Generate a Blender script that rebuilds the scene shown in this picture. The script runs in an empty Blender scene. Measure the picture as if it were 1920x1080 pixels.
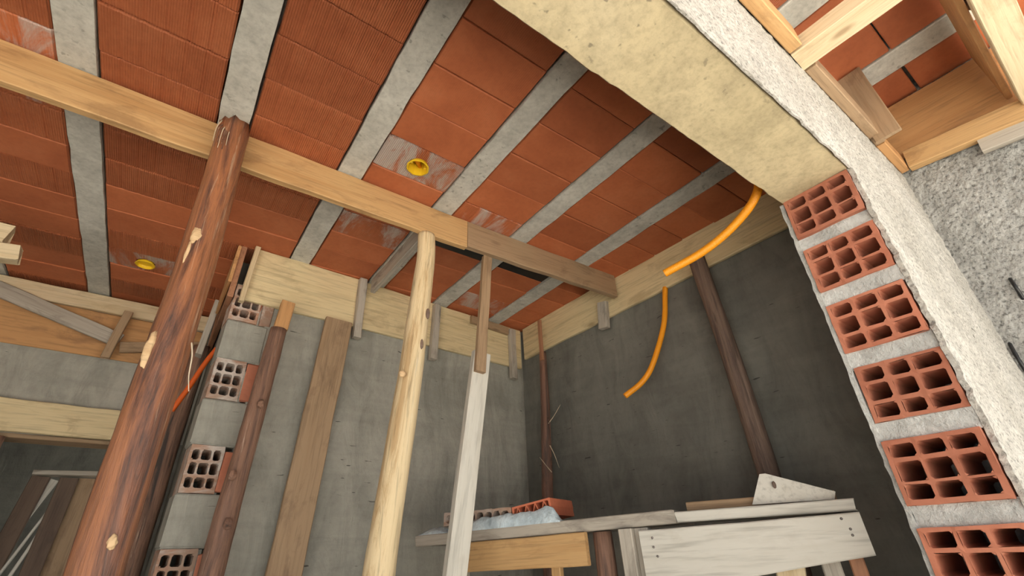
import bpy, bmesh, math, random
from mathutils import Vector, Matrix, noise

random.seed(7)
scene = bpy.context.scene
COL = scene.collection
CZ = 1.40                      # eye height; heights below are written relative to it


def V(x, y, z):
    return Vector((x, y, z + CZ))


# ------------------------------------------------------------------ camera, sky, sun, exposure
cam_data = bpy.data.cameras.new('camera')
cam = bpy.data.objects.new('camera', cam_data)
COL.objects.link(cam)
cam_data.sensor_width = 36.0
cam_data.lens = 869.518 / 1920 * 36.0
cam_data.clip_start = 0.01
right = Vector((0.81201141, -0.58252633, -0.03606302))
down = Vector((0.26162663, 0.41853533, -0.86970092))
fwd = Vector((0.52171734, 0.69677202, 0.49225986))
m = Matrix.Identity(4)
for i in range(3):
    m[i][0] = right[i]
    m[i][1] = -down[i]
    m[i][2] = -fwd[i]
m.translation = V(0, 0, 0)
cam.matrix_world = m
scene.camera = cam

world = bpy.data.worlds.new('world')
scene.world = world
world.use_nodes = True
bg = world.node_tree.nodes['Background']
bg.inputs['Color'].default_value = (0.93, 0.97, 1.0, 1)
bg.inputs['Strength'].default_value = 0.9

sun_data = bpy.data.lights.new('sun', 'SUN')
sun_data.energy = 20.0
sun_data.angle = math.radians(2)
sun_data.color = (1.0, 0.95, 0.875)
sun = bpy.data.objects.new('sun', sun_data)
COL.objects.link(sun)
sun.location = (1, -6, 12)
sun.rotation_euler = Vector((-0.10, -0.12, -0.985)).to_track_quat('-Z', 'Y').to_euler()

vs = scene.view_settings
vs.view_transform = 'Standard'
vs.look = 'None'
vs.exposure = 0.48
vs.gamma = 1.0
vs.use_curve_mapping = False


# ------------------------------------------------------------------ materials
def new_mat(name):
    mt = bpy.data.materials.new(name)
    mt.use_nodes = True
    nt = mt.node_tree
    b = nt.nodes['Principled BSDF']
    return mt, nt, b


def N(nt, t, **kw):
    n = nt.nodes.new(t)
    for k, v in kw.items():
        if k in n.inputs:
            n.inputs[k].default_value = v
        else:
            setattr(n, k, v)
    return n


def coords(nt, scale=(1, 1, 1), kind='Object', rnd=True):
    tc = N(nt, 'ShaderNodeTexCoord')
    mp = N(nt, 'ShaderNodeMapping')
    mp.inputs['Scale'].default_value = scale
    nt.links.new(tc.outputs[kind], mp.inputs['Vector'])
    if rnd:
        oi = N(nt, 'ShaderNodeObjectInfo')
        ml = N(nt, 'ShaderNodeMath', operation='MULTIPLY')
        ml.inputs[1].default_value = 37.0
        nt.links.new(oi.outputs['Random'], ml.inputs[0])
        nt.links.new(ml.outputs[0], mp.inputs['Location'])
    return mp.outputs['Vector']


def ramp(nt, src, stops):
    r = N(nt, 'ShaderNodeValToRGB')
    e = r.color_ramp.elements
    while len(e) < len(stops):
        e.new(0.5)
    for el, (p, c) in zip(e, stops):
        el.position = p
        el.color = (c[0], c[1], c[2], 1) if hasattr(c, '__len__') else (c, c, c, 1)
    nt.links.new(src, r.inputs['Fac'])
    return r.outputs['Color']


def noise_tex(nt, vec, scale, detail=6, rough=0.6, dist=0.0):
    n = N(nt, 'ShaderNodeTexNoise')
    n.inputs['Scale'].default_value = scale
    n.inputs['Detail'].default_value = detail
    n.inputs['Roughness'].default_value = rough
    n.inputs['Distortion'].default_value = dist
    nt.links.new(vec, n.inputs['Vector'])
    return n.outputs['Fac']


def mix(nt, fac, a, b, mode='MIX'):
    x = N(nt, 'ShaderNodeMix', data_type='RGBA', blend_type=mode)
    if isinstance(fac, (int, float)):
        x.inputs[0].default_value = fac
    else:
        nt.links.new(fac, x.inputs[0])
    for s, v in ((6, a), (7, b)):
        if hasattr(v, 'default_value'):
            nt.links.new(v, x.inputs[s])
        else:
            x.inputs[s].default_value = (v[0], v[1], v[2], 1)
    return x.outputs[2]


def bump(nt, bsdf, h, strength, dist, prev=None):
    b = N(nt, 'ShaderNodeBump')
    b.inputs['Strength'].default_value = strength
    b.inputs['Distance'].default_value = dist
    nt.links.new(h, b.inputs['Height'])
    if prev is not None:
        nt.links.new(prev, b.inputs['Normal'])
    nt.links.new(b.outputs['Normal'], bsdf.inputs['Normal'])
    return b.outputs['Normal']


def wood(name, light, mid, dark, spots=0.35, rough=0.7, grain=1.0):
    """sawn timber; grain runs along local X"""
    mt, nt, b = new_mat(name)
    v1 = coords(nt, (1.3, 22 * grain, 22 * grain))
    v2 = coords(nt, (5, 130 * grain, 130 * grain))
    v3 = coords(nt, (9, 24, 24))
    g1 = noise_tex(nt, v1, 1.0, 5, 0.55, 0.6)
    g2 = noise_tex(nt, v2, 1.0, 3, 0.6)
    c = ramp(nt, g1, [(0.28, mid), (0.5, light), (0.62, light), (0.78, mid)])
    streak = ramp(nt, g2, [(0.3, 0.62), (0.5, 1.0)])
    c = mix(nt, 0.7, c, streak, 'MULTIPLY')
    sp = noise_tex(nt, v3, 0.55, 7, 0.65, 0.5)
    spm = ramp(nt, sp, [(0.53, 0.0), (0.68, spots)])
    c = mix(nt, spm, c, dark)
    vk = coords(nt, (2.6, 7, 7))
    vo = N(nt, 'ShaderNodeTexVoronoi')
    vo.inputs['Scale'].default_value = 1.0
    nt.links.new(vk, vo.inputs['Vector'])
    km = ramp(nt, vo.outputs['Distance'], [(0.05, 0.75), (0.12, 0.0)])
    c = mix(nt, km, c, dark)
    nt.links.new(c, b.inputs['Base Color'])
    b.inputs['Roughness'].default_value = rough
    bump(nt, b, g2, 0.35, 0.003)
    return mt


def bark(name, c1, c2, c3, c4, rough=0.5, strength=0.6):
    """rough log; runs along local X"""
    mt, nt, b = new_mat(name)
    v1 = coords(nt, (1.1, 15, 15))
    v2 = coords(nt, (5, 70, 70))
    g1 = noise_tex(nt, v1, 1.0, 10, 0.72, 0.9)
    g2 = noise_tex(nt, v2, 1.0, 6, 0.65, 0.3)
    c = ramp(nt, g1, [(0.38, c3), (0.455, c2), (0.55, c1), (0.66, c2)])
    v3 = coords(nt, (1.8, 38, 38))
    g3 = noise_tex(nt, v3, 1.0, 7, 0.7, 0.6)
    st = ramp(nt, g3, [(0.60, 0.0), (0.66, 0.75)])
    c = mix(nt, st, c, c4)
    dk = ramp(nt, g2, [(0.3, 0.35), (0.48, 1.0)])
    c = mix(nt, 0.8, c, dk, 'MULTIPLY')
    nt.links.new(c, b.inputs['Base Color'])
    b.inputs['Roughness'].default_value = rough
    n1 = bump(nt, b, g1, strength, 0.012)
    bump(nt, b, g2, strength, 0.004, n1)
    return mt


def mortar(name, c1, c2, c3, fine=60, coarse=2.2, strength=0.3, dist=0.004, speck=0.0, rough=0.9, pit=0.0, rnd=False):
    mt, nt, b = new_mat(name)
    v = coords(nt, (1, 1, 1), rnd=rnd)
    g1 = noise_tex(nt, v, coarse, 6, 0.6, 0.4)
    g2 = noise_tex(nt, v, fine, 6, 0.65)
    g3 = noise_tex(nt, v, 14, 6, 0.65, 0.3)
    c = ramp(nt, g1, [(0.32, c2), (0.55, c1), (0.72, c3)])
    k = ramp(nt, g3, [(0.3, 0.72), (0.6, 1.08)])
    c = mix(nt, 0.75, c, k, 'MULTIPLY')
    k2 = ramp(nt, g2, [(0.3, 0.7), (0.55, 1.05)])
    c = mix(nt, 0.6, c, k2, 'MULTIPLY')
    if speck:
        k3 = ramp(nt, g2, [(0.36, 0.30), (0.46, 0.95), (0.62, 1.12)])
        c = mix(nt, speck, c, k3, 'MULTIPLY')
    if pit:
        g4 = noise_tex(nt, v, 42, 2, 0.5)
        g5 = noise_tex(nt, v, 3.0, 2, 0.5)
        p = ramp(nt, g4, [(0.30, pit), (0.36, 0.0)])
        q = ramp(nt, g5, [(0.42, 0.0), (0.6, 1.0)])
        p = mix(nt, 1.0, p, q, 'MULTIPLY')
        c = mix(nt, p, c, (0.07, 0.065, 0.05))
    nt.links.new(c, b.inputs['Base Color'])
    b.inputs['Roughness'].default_value = rough
    n1 = bump(nt, b, g3, strength, dist * 2.5)
    bump(nt, b, g2, strength, dist, n1)
    return mt


def plaster_wall(name, c1, c2, c3):
    """rendered block wall: smeared render, faint courses, small dark nicks"""
    mt, nt, b = new_mat(name)
    v = coords(nt, (1, 1, 1), rnd=False)
    vz = coords(nt, (1.5, 1.5, 0.5), rnd=False)
    vh = coords(nt, (0.7, 0.7, 4.0), rnd=False)
    g1 = noise_tex(nt, v, 1.5, 6, 0.6, 0.5)
    g2 = noise_tex(nt, v, 45, 6, 0.7)
    g3 = noise_tex(nt, vz, 6, 6, 0.65, 0.8)
    g4 = noise_tex(nt, vh, 4, 5, 0.6, 0.6)
    c = ramp(nt, g1, [(0.3, c2), (0.52, c1), (0.75, c3)])
    k = ramp(nt, g3, [(0.30, 0.70), (0.5, 1.0), (0.70, 1.20)])
    c = mix(nt, 0.8, c, k, 'MULTIPLY')
    k = ramp(nt, g4, [(0.3, 0.84), (0.6, 1.06)])
    c = mix(nt, 0.7, c, k, 'MULTIPLY')
    k = ramp(nt, g2, [(0.28, 0.8), (0.5, 1.04)])
    c = mix(nt, 0.5, c, k, 'MULTIPLY')
    g5 = noise_tex(nt, vh, 17, 2, 0.5)
    p = ramp(nt, g5, [(0.25, 0.8), (0.28, 0.0)])
    c = mix(nt, p, c, (0.035, 0.034, 0.03))
    nt.links.new(c, b.inputs['Base Color'])
    b.inputs['Roughness'].default_value = 0.88
    n1 = bump(nt, b, g3, 0.45, 0.02)
    bump(nt, b, g2, 0.4, 0.004, n1)
    return mt


def clay(name, c1, c2, c3, ribs=0.0, stain=0.0, rough=0.65, thr=0.46):
    mt, nt, b = new_mat(name)
    v = coords(nt, (1, 1, 1))
    g1 = noise_tex(nt, v, 5, 5, 0.6, 0.4)
    g2 = noise_tex(nt, v, 60, 5, 0.6)
    c = ramp(nt, g1, [(0.3, c2), (0.52, c1), (0.74, c3)])
    k = ramp(nt, g2, [(0.3, 0.86), (0.55, 1.03)])
    c = mix(nt, 0.6, c, k, 'MULTIPLY')
    oi = N(nt, 'ShaderNodeObjectInfo')
    rr = ramp(nt, oi.outputs['Random'], [(0.0, (0.80, 0.76, 0.74)), (1.0, (1.10, 1.08, 1.06))])
    c = mix(nt, 0.85, c, rr, 'MULTIPLY')
    if stain:
        vs_ = coords(nt, (9, 3.0, 9))
        s = noise_tex(nt, vs_, 1.0, 6, 0.7, 0.7)
        sm = ramp(nt, s, [(thr, 0.0), (thr + 0.14, stain)])
        c = mix(nt, sm, c, (0.52, 0.47, 0.43))
    nt.links.new(c, b.inputs['Base Color'])
    b.inputs['Roughness'].default_value = rough
    n1 = bump(nt, b, g2, 0.15, 0.003)
    if ribs:
        vr = coords(nt, (1, 1, 1), rnd=False)
        w = N(nt, 'ShaderNodeTexWave', wave_type='BANDS', bands_direction='X', wave_profile='SIN')
        w.inputs['Scale'].default_value = 48.0
        w.inputs['Distortion'].default_value = 0.0
        nt.links.new(vr, w.inputs['Vector'])
        bump(nt, b, w.outputs['Fac'], ribs, 0.006, n1)
    return mt


def plain(name, c, rough=0.5, metallic=0.0, var=0.2, scale=20):
    mt, nt, b = new_mat(name)
    v = coords(nt)
    g = noise_tex(nt, v, scale, 4, 0.6)
    k = ramp(nt, g, [(0.3, 1 - var), (0.7, 1 + var * 0.5)])
    cc = mix(nt, 1.0, c, k, 'MULTIPLY')
    nt.links.new(cc, b.inputs['Base Color'])
    b.inputs['Roughness'].default_value = rough
    b.inputs['Metallic'].default_value = metallic
    return mt


M = {}
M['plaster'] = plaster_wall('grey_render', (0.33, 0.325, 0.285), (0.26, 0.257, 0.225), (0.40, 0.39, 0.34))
M['plaster_shaded'] = plaster_wall('shaded_grey_render', (0.165, 0.165, 0.145), (0.12, 0.12, 0.107), (0.21, 0.205, 0.178))  # the same grey render, with the walls' shade put into the colour
M['roughcast'] = mortar('pale_roughcast', (0.52, 0.50, 0.455), (0.41, 0.39, 0.345), (0.60, 0.585, 0.545), fine=90, strength=0.9, dist=0.006, pit=0.75, speck=0.6)
M['roughcast_grey'] = mortar('grey_roughcast', (0.40, 0.40, 0.38), (0.32, 0.32, 0.30), (0.48, 0.48, 0.46), fine=75, strength=1.0, dist=0.008, speck=0.8)
M['beam'] = mortar('formed_concrete', (0.53, 0.445, 0.275), (0.46, 0.385, 0.23), (0.59, 0.505, 0.33), fine=70, coarse=2.0, strength=0.12, dist=0.003, pit=0.55)
M['joist'] = mortar('precast_concrete', (0.56, 0.55, 0.495), (0.48, 0.47, 0.42), (0.62, 0.61, 0.555), fine=60, coarse=5, strength=0.25, dist=0.003, pit=0.45, rnd=True)
M['joint'] = mortar('brick_joint_mortar', (0.60, 0.61, 0.59), (0.50, 0.51, 0.49), (0.68, 0.69, 0.67), fine=80, coarse=9, strength=0.8, dist=0.006, rnd=True)
M['wet_mortar'] = mortar('pale_mortar', (0.60, 0.71, 0.77), (0.50, 0.61, 0.68), (0.70, 0.78, 0.82), fine=60, coarse=14, strength=0.8, dist=0.006, rnd=True)
M['floor'] = mortar('floor_concrete', (0.19, 0.18, 0.16), (0.15, 0.14, 0.125), (0.24, 0.23, 0.205))
M['ground'] = mortar('sandy_ground', (0.55, 0.52, 0.47), (0.48, 0.45, 0.40), (0.60, 0.57, 0.52), strength=0.5, dist=0.01)
CL = ((0.47, 0.140, 0.054), (0.40, 0.112, 0.042), (0.53, 0.175, 0.074))
M['block'] = clay('ribbed_ceiling_clay', *CL, ribs=0.6)
M['block_smooth'] = clay('smooth_ceiling_clay', *CL, ribs=0.07)
M['block_stain'] = clay('mortar_smeared_clay', *CL, ribs=0.35, stain=0.75)
M['block_skim'] = clay('mortar_skimmed_clay', *CL, ribs=0.5, stain=0.85, thr=0.42)
M['brick'] = clay('hollow_brick_clay', (0.50, 0.19, 0.115), (0.43, 0.15, 0.085), (0.56, 0.23, 0.14), rough=0.8)
M['brick_smear'] = clay('smeared_brick_clay', (0.40, 0.26, 0.19), (0.36, 0.20, 0.13), (0.40, 0.36, 0.30), rough=0.85, stain=0.9)
M['brick_bright'] = clay('new_brick_clay', (0.52, 0.16, 0.085), (0.46, 0.13, 0.065), (0.56, 0.19, 0.11), rough=0.75)
M['w_tan'] = wood('tan_timber', (0.55, 0.34, 0.150), (0.44, 0.245, 0.095), (0.20, 0.10, 0.04), 0.5)
M['w_form'] = wood('formwork_plywood', (0.68, 0.56, 0.335), (0.60, 0.48, 0.27), (0.30, 0.21, 0.11), 0.5, grain=0.8)
M['w_pale'] = wood('pale_timber', (0.64, 0.52, 0.34), (0.54, 0.41, 0.24), (0.28, 0.18, 0.09), 0.4)
M['w_white'] = wood('pale_planed_timber', (0.60, 0.58, 0.52), (0.54, 0.515, 0.45), (0.36, 0.32, 0.26), 0.25, grain=0.6)
M['w_grey'] = wood('weathered_timber', (0.44, 0.40, 0.34), (0.32, 0.28, 0.23), (0.14, 0.12, 0.10), 0.6)
M['w_brown'] = wood('brown_timber', (0.36, 0.245, 0.145), (0.28, 0.18, 0.10), (0.12, 0.07, 0.04), 0.5)
M['w_ply'] = wood('orange_plywood', (0.52, 0.28, 0.115), (0.42, 0.21, 0.08), (0.20, 0.10, 0.05), 0.5, grain=0.6)
M['w_red'] = wood('reddish_timber', (0.36, 0.17, 0.09), (0.27, 0.12, 0.06), (0.10, 0.05, 0.03), 0.5)
M['w_dark'] = wood('dark_timber', (0.13, 0.085, 0.058), (0.095, 0.06, 0.042), (0.04, 0.025, 0.02), 0.5)
M['b_red'] = bark('red_bark', (0.37, 0.150, 0.068), (0.20, 0.085, 0.050), (0.060, 0.038, 0.032), (0.58, 0.38, 0.25), 0.36, 0.8)
M['b_dark'] = bark('dark_bark', (0.30, 0.165, 0.11), (0.19, 0.105, 0.075), (0.055, 0.040, 0.035), (0.58, 0.43, 0.33), 0.6, 0.9)
M['b_peel'] = bark('peeled_log', (0.72, 0.58, 0.36), (0.67, 0.53, 0.32), (0.48, 0.33, 0.17), (0.78, 0.68, 0.50), 0.6, 0.5)
M['b_stick'] = bark('stringy_bark', (0.26, 0.13, 0.085), (0.19, 0.10, 0.07), (0.10, 0.06, 0.045), (0.55, 0.42, 0.32), 0.6, 0.8)
M['b_brown'] = bark('dull_brown_bark', (0.20, 0.135, 0.10), (0.15, 0.10, 0.078), (0.09, 0.06, 0.05), (0.27, 0.19, 0.15), 0.7, 0.5)
M['scar'] = wood('cut_branch_wood', (0.62, 0.43, 0.24), (0.50, 0.32, 0.16), (0.25, 0.14, 0.07), 0.3)
M['orange'] = plain('orange_plastic', (0.90, 0.34, 0.012), 0.42, var=0.06)
M['orange_shaded'] = plain('shaded_orange_plastic', (0.72, 0.12, 0.012), 0.45, var=0.06)  # the conduit orange, with the passage's shade put into the colour
M['yellow'] = plain('yellow_plastic', (0.85, 0.56, 0.02), 0.4, var=0.12)
M['steel'] = plain('nail_steel', (0.22, 0.20, 0.19), 0.5, 0.6)
M['black'] = plain('gap_black', (0.012, 0.012, 0.013), 0.35)  # black of the ceiling gap strip and the side wall shadow bars
M['fibre'] = plain('dry_fibre', (0.62, 0.52, 0.38), 0.8)


# ------------------------------------------------------------------ mesh helpers
def link(name, me, mat, parent=None, mw=None, smooth=False):
    o = bpy.data.objects.new(name, me)
    COL.objects.link(o)
    if mat is not None and not me.materials:
        me.materials.append(mat)
    if smooth:
        me.polygons.foreach_set('use_smooth', [True] * len(me.polygons))
    if mw is not None:
        o.matrix_world = mw
    if parent is not None:
        o.parent = parent
        pw = parent_world(parent)
        o.matrix_parent_inverse = Matrix.Identity(4)
        o.matrix_basis = pw.inverted() @ (mw if mw is not None else Matrix.Identity(4))
    return o


def parent_world(o):
    w = o.matrix_basis.copy()
    while o.parent is not None:
        o = o.parent
        w = o.matrix_basis @ w
    return w


def from_py(name, vs_, fs, mat, parent=None, mw=None, smooth=False):
    me = bpy.data.meshes.new(name)
    me.from_pydata([tuple(v) for v in vs_], [], fs)
    me.update()
    bm = bmesh.new()
    bm.from_mesh(me)
    bmesh.ops.recalc_face_normals(bm, faces=bm.faces)
    bm.to_mesh(me)
    bm.free()
    return link(name, me, mat, parent, mw, smooth)


def tag(o, label, cat, group=None):
    o['label'] = label
    o['category'] = cat
    if group:
        o['group'] = group
    return o


def struct(o):
    o['kind'] = 'structure'
    return o


def empty(name, loc, rz=0.0):
    o = bpy.data.objects.new(name, None)
    COL.objects.link(o)
    o.empty_display_size = 0.1
    o.location = loc
    o.rotation_euler = (0, 0, rz)
    return o


def box_mesh(sx, sy, sz, bev=0.003, jit=0.0, seg=1):
    """box from 0 to size, optionally bevelled and roughened"""
    bm = bmesh.new()
    bmesh.ops.create_cube(bm, size=1.0)
    for v in bm.verts:
        v.co = Vector(((v.co.x + .5) * sx, (v.co.y + .5) * sy, (v.co.z + .5) * sz))
    if bev:
        bmesh.ops.bevel(bm, geom=list(bm.edges), offset=bev, segments=seg, affect='EDGES', profile=0.6)
    if jit:
        for v in bm.verts:
            v.co += Vector((random.uniform(-jit, jit), random.uniform(-jit, jit), random.uniform(-jit, jit)))
    me = bpy.data.meshes.new('box')
    bm.to_mesh(me)
    bm.free()
    return me


def box(name, lo, hi, mat, parent=None, bev=0.003, jit=0.0):
    lo = Vector(lo)
    hi = Vector(hi)
    s = hi - lo
    me = box_mesh(s.x, s.y, s.z, bev, jit)
    me.name = name
    return link(name, me, mat, parent, Matrix.Translation(lo))


def frame(a, b, up):
    """matrix at a, local X along a->b, local Z near up"""
    x = (b - a).normalized()
    y = up.cross(x)
    if y.length < 1e-5:
        y = Vector((0, 1, 0)).cross(x)
    y.normalize()
    z = x.cross(y)
    mw = Matrix.Identity(4)
    for i in range(3):
        mw[i][0], mw[i][1], mw[i][2] = x[i], y[i], z[i]
    mw.translation = a
    return mw


def board(name, a, b, w, t, mat, up=(0, 0, 1), parent=None, warp=0.002, seg=14, ch=0.003, ragged=0.0):
    """plank: local X along its length, local Z its width w, local Y its thickness t; axis a->b is the centre line"""
    a = Vector(a)
    b = Vector(b)
    mw = frame(a, b, Vector(up))
    L = (b - a).length
    prof = [(-t / 2 + ch, -w / 2), (t / 2 - ch, -w / 2), (t / 2, -w / 2 + ch), (t / 2, w / 2 - ch),
            (t / 2 - ch, w / 2), (-t / 2 + ch, w / 2), (-t / 2, w / 2 - ch), (-t / 2, -w / 2 + ch)]
    ph = random.uniform(0, 50)
    vs_, fs = [], []
    for i in range(seg + 1):
        s = i / seg
        ed = noise.noise(Vector((ph + s * L * 6, 0, 0))) * warp
        ed2 = noise.noise(Vector((ph + s * L * 6, 9, 0))) * warp
        oy = noise.noise(Vector((ph + s * L * 1.5, 5, 0))) * warp
        for (y, z) in prof:
            x = s * L
            if i in (0, seg) and ragged:
                x += random.uniform(-ragged, ragged)
            vs_.append((x, y + oy, z + (ed if z > 0 else ed2)))
    for i in range(seg):
        for k in range(8):
            p, q = i * 8 + k, i * 8 + (k + 1) % 8
            fs.append((p, q, q + 8, p + 8))
    fs.append(tuple(range(7, -1, -1)))
    fs.append(tuple(seg * 8 + k for k in range(8)))
    return from_py(name, vs_, fs, mat, parent, mw)


def spline(pts, n):
    out = []
    P = [pts[0] + (pts[0] - pts[1])] + list(pts) + [pts[-1] + (pts[-1] - pts[-2])]
    m_ = len(pts) - 1
    for i in range(n + 1):
        t = i / n * m_
        k = min(int(t), m_ - 1)
        f = t - k
        p0, p1, p2, p3 = P[k], P[k + 1], P[k + 2], P[k + 3]
        out.append(0.5 * ((2 * p1) + (p2 - p0) * f + (2 * p0 - 5 * p1 + 4 * p2 - p3) * f * f + (3 * p1 - p0 - 3 * p2 + p3) * f ** 3))
    return out


def log(name, pts, r0, r1, mat, parent=None, rough=0.06, sides=18, n=60, ragged=0.0):
    """tree-trunk prop through pts; local X runs from base to top"""
    pts = [Vector(p) for p in pts]
    mw = frame(pts[0], pts[-1], Vector((0, 1, 0.01)))
    inv = mw.inverted()
    lp = spline([inv @ p for p in pts], n)
    ph = random.uniform(0, 90)
    vs_, fs = [], []
    for i, c in enumerate(lp):
        s = i / n
        r = r0 + (r1 - r0) * s
        for k in range(sides):
            a = 2 * math.pi * k / sides
            d = Vector((0, math.cos(a), math.sin(a)))
            nn = noise.noise(Vector((c.x * 5 + ph, d.y * 1.2, d.z * 1.2))) + 0.5 * noise.noise(Vector((c.x * 16 + ph, d.y * 2.5, d.z * 2.5)))
            p = c + d * r * (1 + rough * nn)
            if ragged and i == n:
                p.x += random.uniform(-ragged, ragged)
            vs_.append(p)
    for i in range(n):
        for k in range(sides):
            p, q = i * sides + k, i * sides + (k + 1) % sides
            fs.append((p, q, q + sides, p + sides))
    fs.append(tuple(range(sides - 1, -1, -1)))
    top = len(vs_)
    vs_.append(lp[-1])
    for k in range(sides):
        fs.append((n * sides + k, n * sides + (k + 1) % sides, top))
    return from_py(name, vs_, fs, mat, parent, mw, smooth=True)


def tube(name, pts, r, mat, parent=None, ridges=True, n=None, sides=12, hollow=True, taper=0.0):
    pts = [Vector(p) for p in pts]
    L = sum((pts[i + 1] - pts[i]).length for i in range(len(pts) - 1))
    if n is None:
        n = int(L / 0.0018) if ridges else 24
    o0 = pts[0].copy()
    lp = spline([p - o0 for p in pts], n)
    vs_, fs = [], []

    def ring(c, t, rr):
        u = t.cross(Vector((0.3, 0.2, 0.9))).normalized()
        w = t.cross(u).normalized()
        for k in range(sides):
            a = 2 * math.pi * k / sides
            vs_.append(c + (u * math.cos(a) + w * math.sin(a)) * rr)
    tang = []
    for i in range(n + 1):
        tang.append((lp[min(i + 1, n)] - lp[max(i - 1, 0)]).normalized())
    for i in range(n + 1):
        rr = r * (1 - taper * i / n)
        if ridges:
            rr *= (1.0, 1.0, 0.92)[i % 3]
        ring(lp[i], tang[i], rr)
    for i in range(n):
        for k in range(sides):
            p, q = i * sides + k, i * sides + (k + 1) % sides
            fs.append((p, q, q + sides, p + sides))
    if hollow:
        e = len(vs_)
        ring(lp[n], tang[n], r * 0.8)
        ring(lp[n] - tang[n] * 0.05, tang[n], r * 0.8)
        for k in range(sides):
            k2 = (k + 1) % sides
            fs.append((n * sides + k, n * sides + k2, e + k2, e + k))
            fs.append((e + k, e + k2, e + sides + k2, e + sides + k))
        fs.append(tuple(e + sides + k for k in range(sides)))
    else:
        fs.append(tuple(n * sides + k for k in range(sides)))
    fs.append(tuple(range(sides - 1, -1, -1)))
    return from_py(name, vs_, fs, mat, parent, Matrix.Translation(o0), smooth=True)


def hollow_brick_mesh(L, W, H, ycuts, zcuts, cham=0.004, jit=0.0):
    """clay brick with see-in holes along local X.  ycuts / zcuts: hole spans in Y and Z"""
    ys = [0.0] + [c for s in ycuts for c in s] + [W]
    zs = [0.0] + [c for s in zcuts for c in s] + [H]
    vs_, fs = [], []

    def add(*p):
        i = len(vs_)
        vs_.extend(p)
        fs.append(tuple(range(i, i + len(p))))
    for x, flip in ((0.0, 0), (L, 1)):
        for i in range(len(ys) - 1):
            for j in range(len(zs) - 1):
                y0, y1, z0, z1 = ys[i], ys[i + 1], zs[j], zs[j + 1]
                if i % 2 and j % 2:
                    c = min(cham, (y1 - y0) * .4, (z1 - z0) * .4)
                    for (a, b_, sy, sz) in ((y0, z0, 1, 1), (y1, z0, -1, 1), (y1, z1, -1, -1), (y0, z1, 1, -1)):
                        add((x, a, b_), (x, a + sy * c, b_), (x, a, b_ + sz * c))
                else:
                    add((x, y0, z0), (x, y1, z0), (x, y1, z1), (x, y0, z1))
    for i in range(1, len(ys) - 1, 2):
        for j in range(1, len(zs) - 1, 2):
            y0, y1, z0, z1 = ys[i], ys[i + 1], zs[j], zs[j + 1]
            c = min(cham, (y1 - y0) * .4, (z1 - z0) * .4)
            lp = [(y0 + c, z0), (y1 - c, z0), (y1, z0 + c), (y1, z1 - c), (y1 - c, z1), (y0 + c, z1), (y0, z1 - c), (y0, z0 + c)]
            for k in range(8):
                p, q = lp[k], lp[(k + 1) % 8]
                add((0, p[0], p[1]), (0, q[0], q[1]), (L, q[0], q[1]), (L, p[0], p[1]))
    for (y0, z0, y1, z1) in ((0, 0, W, 0), (W, 0, W, H), (W, H, 0, H), (0, H, 0, 0)):
        add((0, y0, z0), (L, y0, z0), (L, y1, z1), (0, y1, z1))
    me = bpy.data.meshes.new('hollow_brick')
    me.from_pydata(vs_, [], fs)
    bm = bmesh.new()
    bm.from_mesh(me)
    bmesh.ops.remove_doubles(bm, verts=bm.verts, dist=1e-5)
    if jit:
        for v in bm.verts:
            v.co += Vector((random.uniform(-jit, jit) * (0.6 if v.co.x < L / 2 else 0), random.uniform(-jit, jit), random.uniform(-jit, jit)))
    bmesh.ops.recalc_face_normals(bm, faces=bm.faces)
    bm.to_mesh(me)
    bm.free()
    return me


def rough_sheet(name, o, u, v, nu, nv, thick, amp, freq, mat, parent=None, edge=0.0):
    """slab with a noisy front: o corner, u and v spans, front normal = u x v; thick goes backwards"""
    o = Vector(o)
    u = Vector(u)
    v = Vector(v)
    nrm = u.cross(v).normalized()
    vs_, fs = [], []
    for j in range(nv + 1):
        for i in range(nu + 1):
            p = u * (i / nu) + v * (j / nv)
            w = o + p
            d = noise.noise(w * freq) * amp + noise.noise(w * freq * 2.7) * amp * 0.6
            q = p + nrm * d
            if edge and i == 0:
                q += u.normalized() * noise.noise(w * freq * 1.3 + Vector((7, 3, 1))) * edge
            vs_.append(q)
    base = len(vs_)
    idx = lambda i, j: j * (nu + 1) + i
    for j in range(nv):
        for i in range(nu):
            fs.append((idx(i, j), idx(i + 1, j), idx(i + 1, j + 1), idx(i, j + 1)))
    rim = [idx(i, 0) for i in range(nu + 1)] + [idx(nu, j) for j in range(1, nv + 1)] + \
          [idx(i, nv) for i in range(nu - 1, -1, -1)] + [idx(0, j) for j in range(nv - 1, 0, -1)]
    for r in rim:
        vs_.append(vs_[r] - nrm * thick)
    nr = len(rim)
    for k in range(nr):
        k2 = (k + 1) % nr
        fs.append((rim[k], base + k, base + k2, rim[k2]))
    fs.append(tuple(base + k for k in range(nr)))
    return from_py(name, vs_, fs, mat, parent, Matrix.Translation(o), smooth=False)


# ------------------------------------------------------------------ key dimensions (heights relative to eye)
HC = 1.337             # underside of the room's slab
HB = 0.928             # underside of the concrete beam
HP = 1.75              # underside of the porch slab
BY0, BY1 = 0.221, 0.418   # beam / jamb wall thickness
XJ = 1.40              # jamb face
XP = 2.37              # porch side wall face
FL = -CZ               # floor

# corner of the room (render faces)
A0 = Vector((0.085, 2.258, 0))
A1 = Vector((1.838, 2.372, 0))
R1 = Vector((1.925, 0.418, 0))
dA = (A1 - A0).normalized()
nA = Vector((dA.y, -dA.x, 0))          # towards the camera
dR = (R1 - A1).normalized()
nR = Vector((dR.y, -dR.x, 0))          # towards -X
if nR.x > 0:
    nR = -nR

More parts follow.
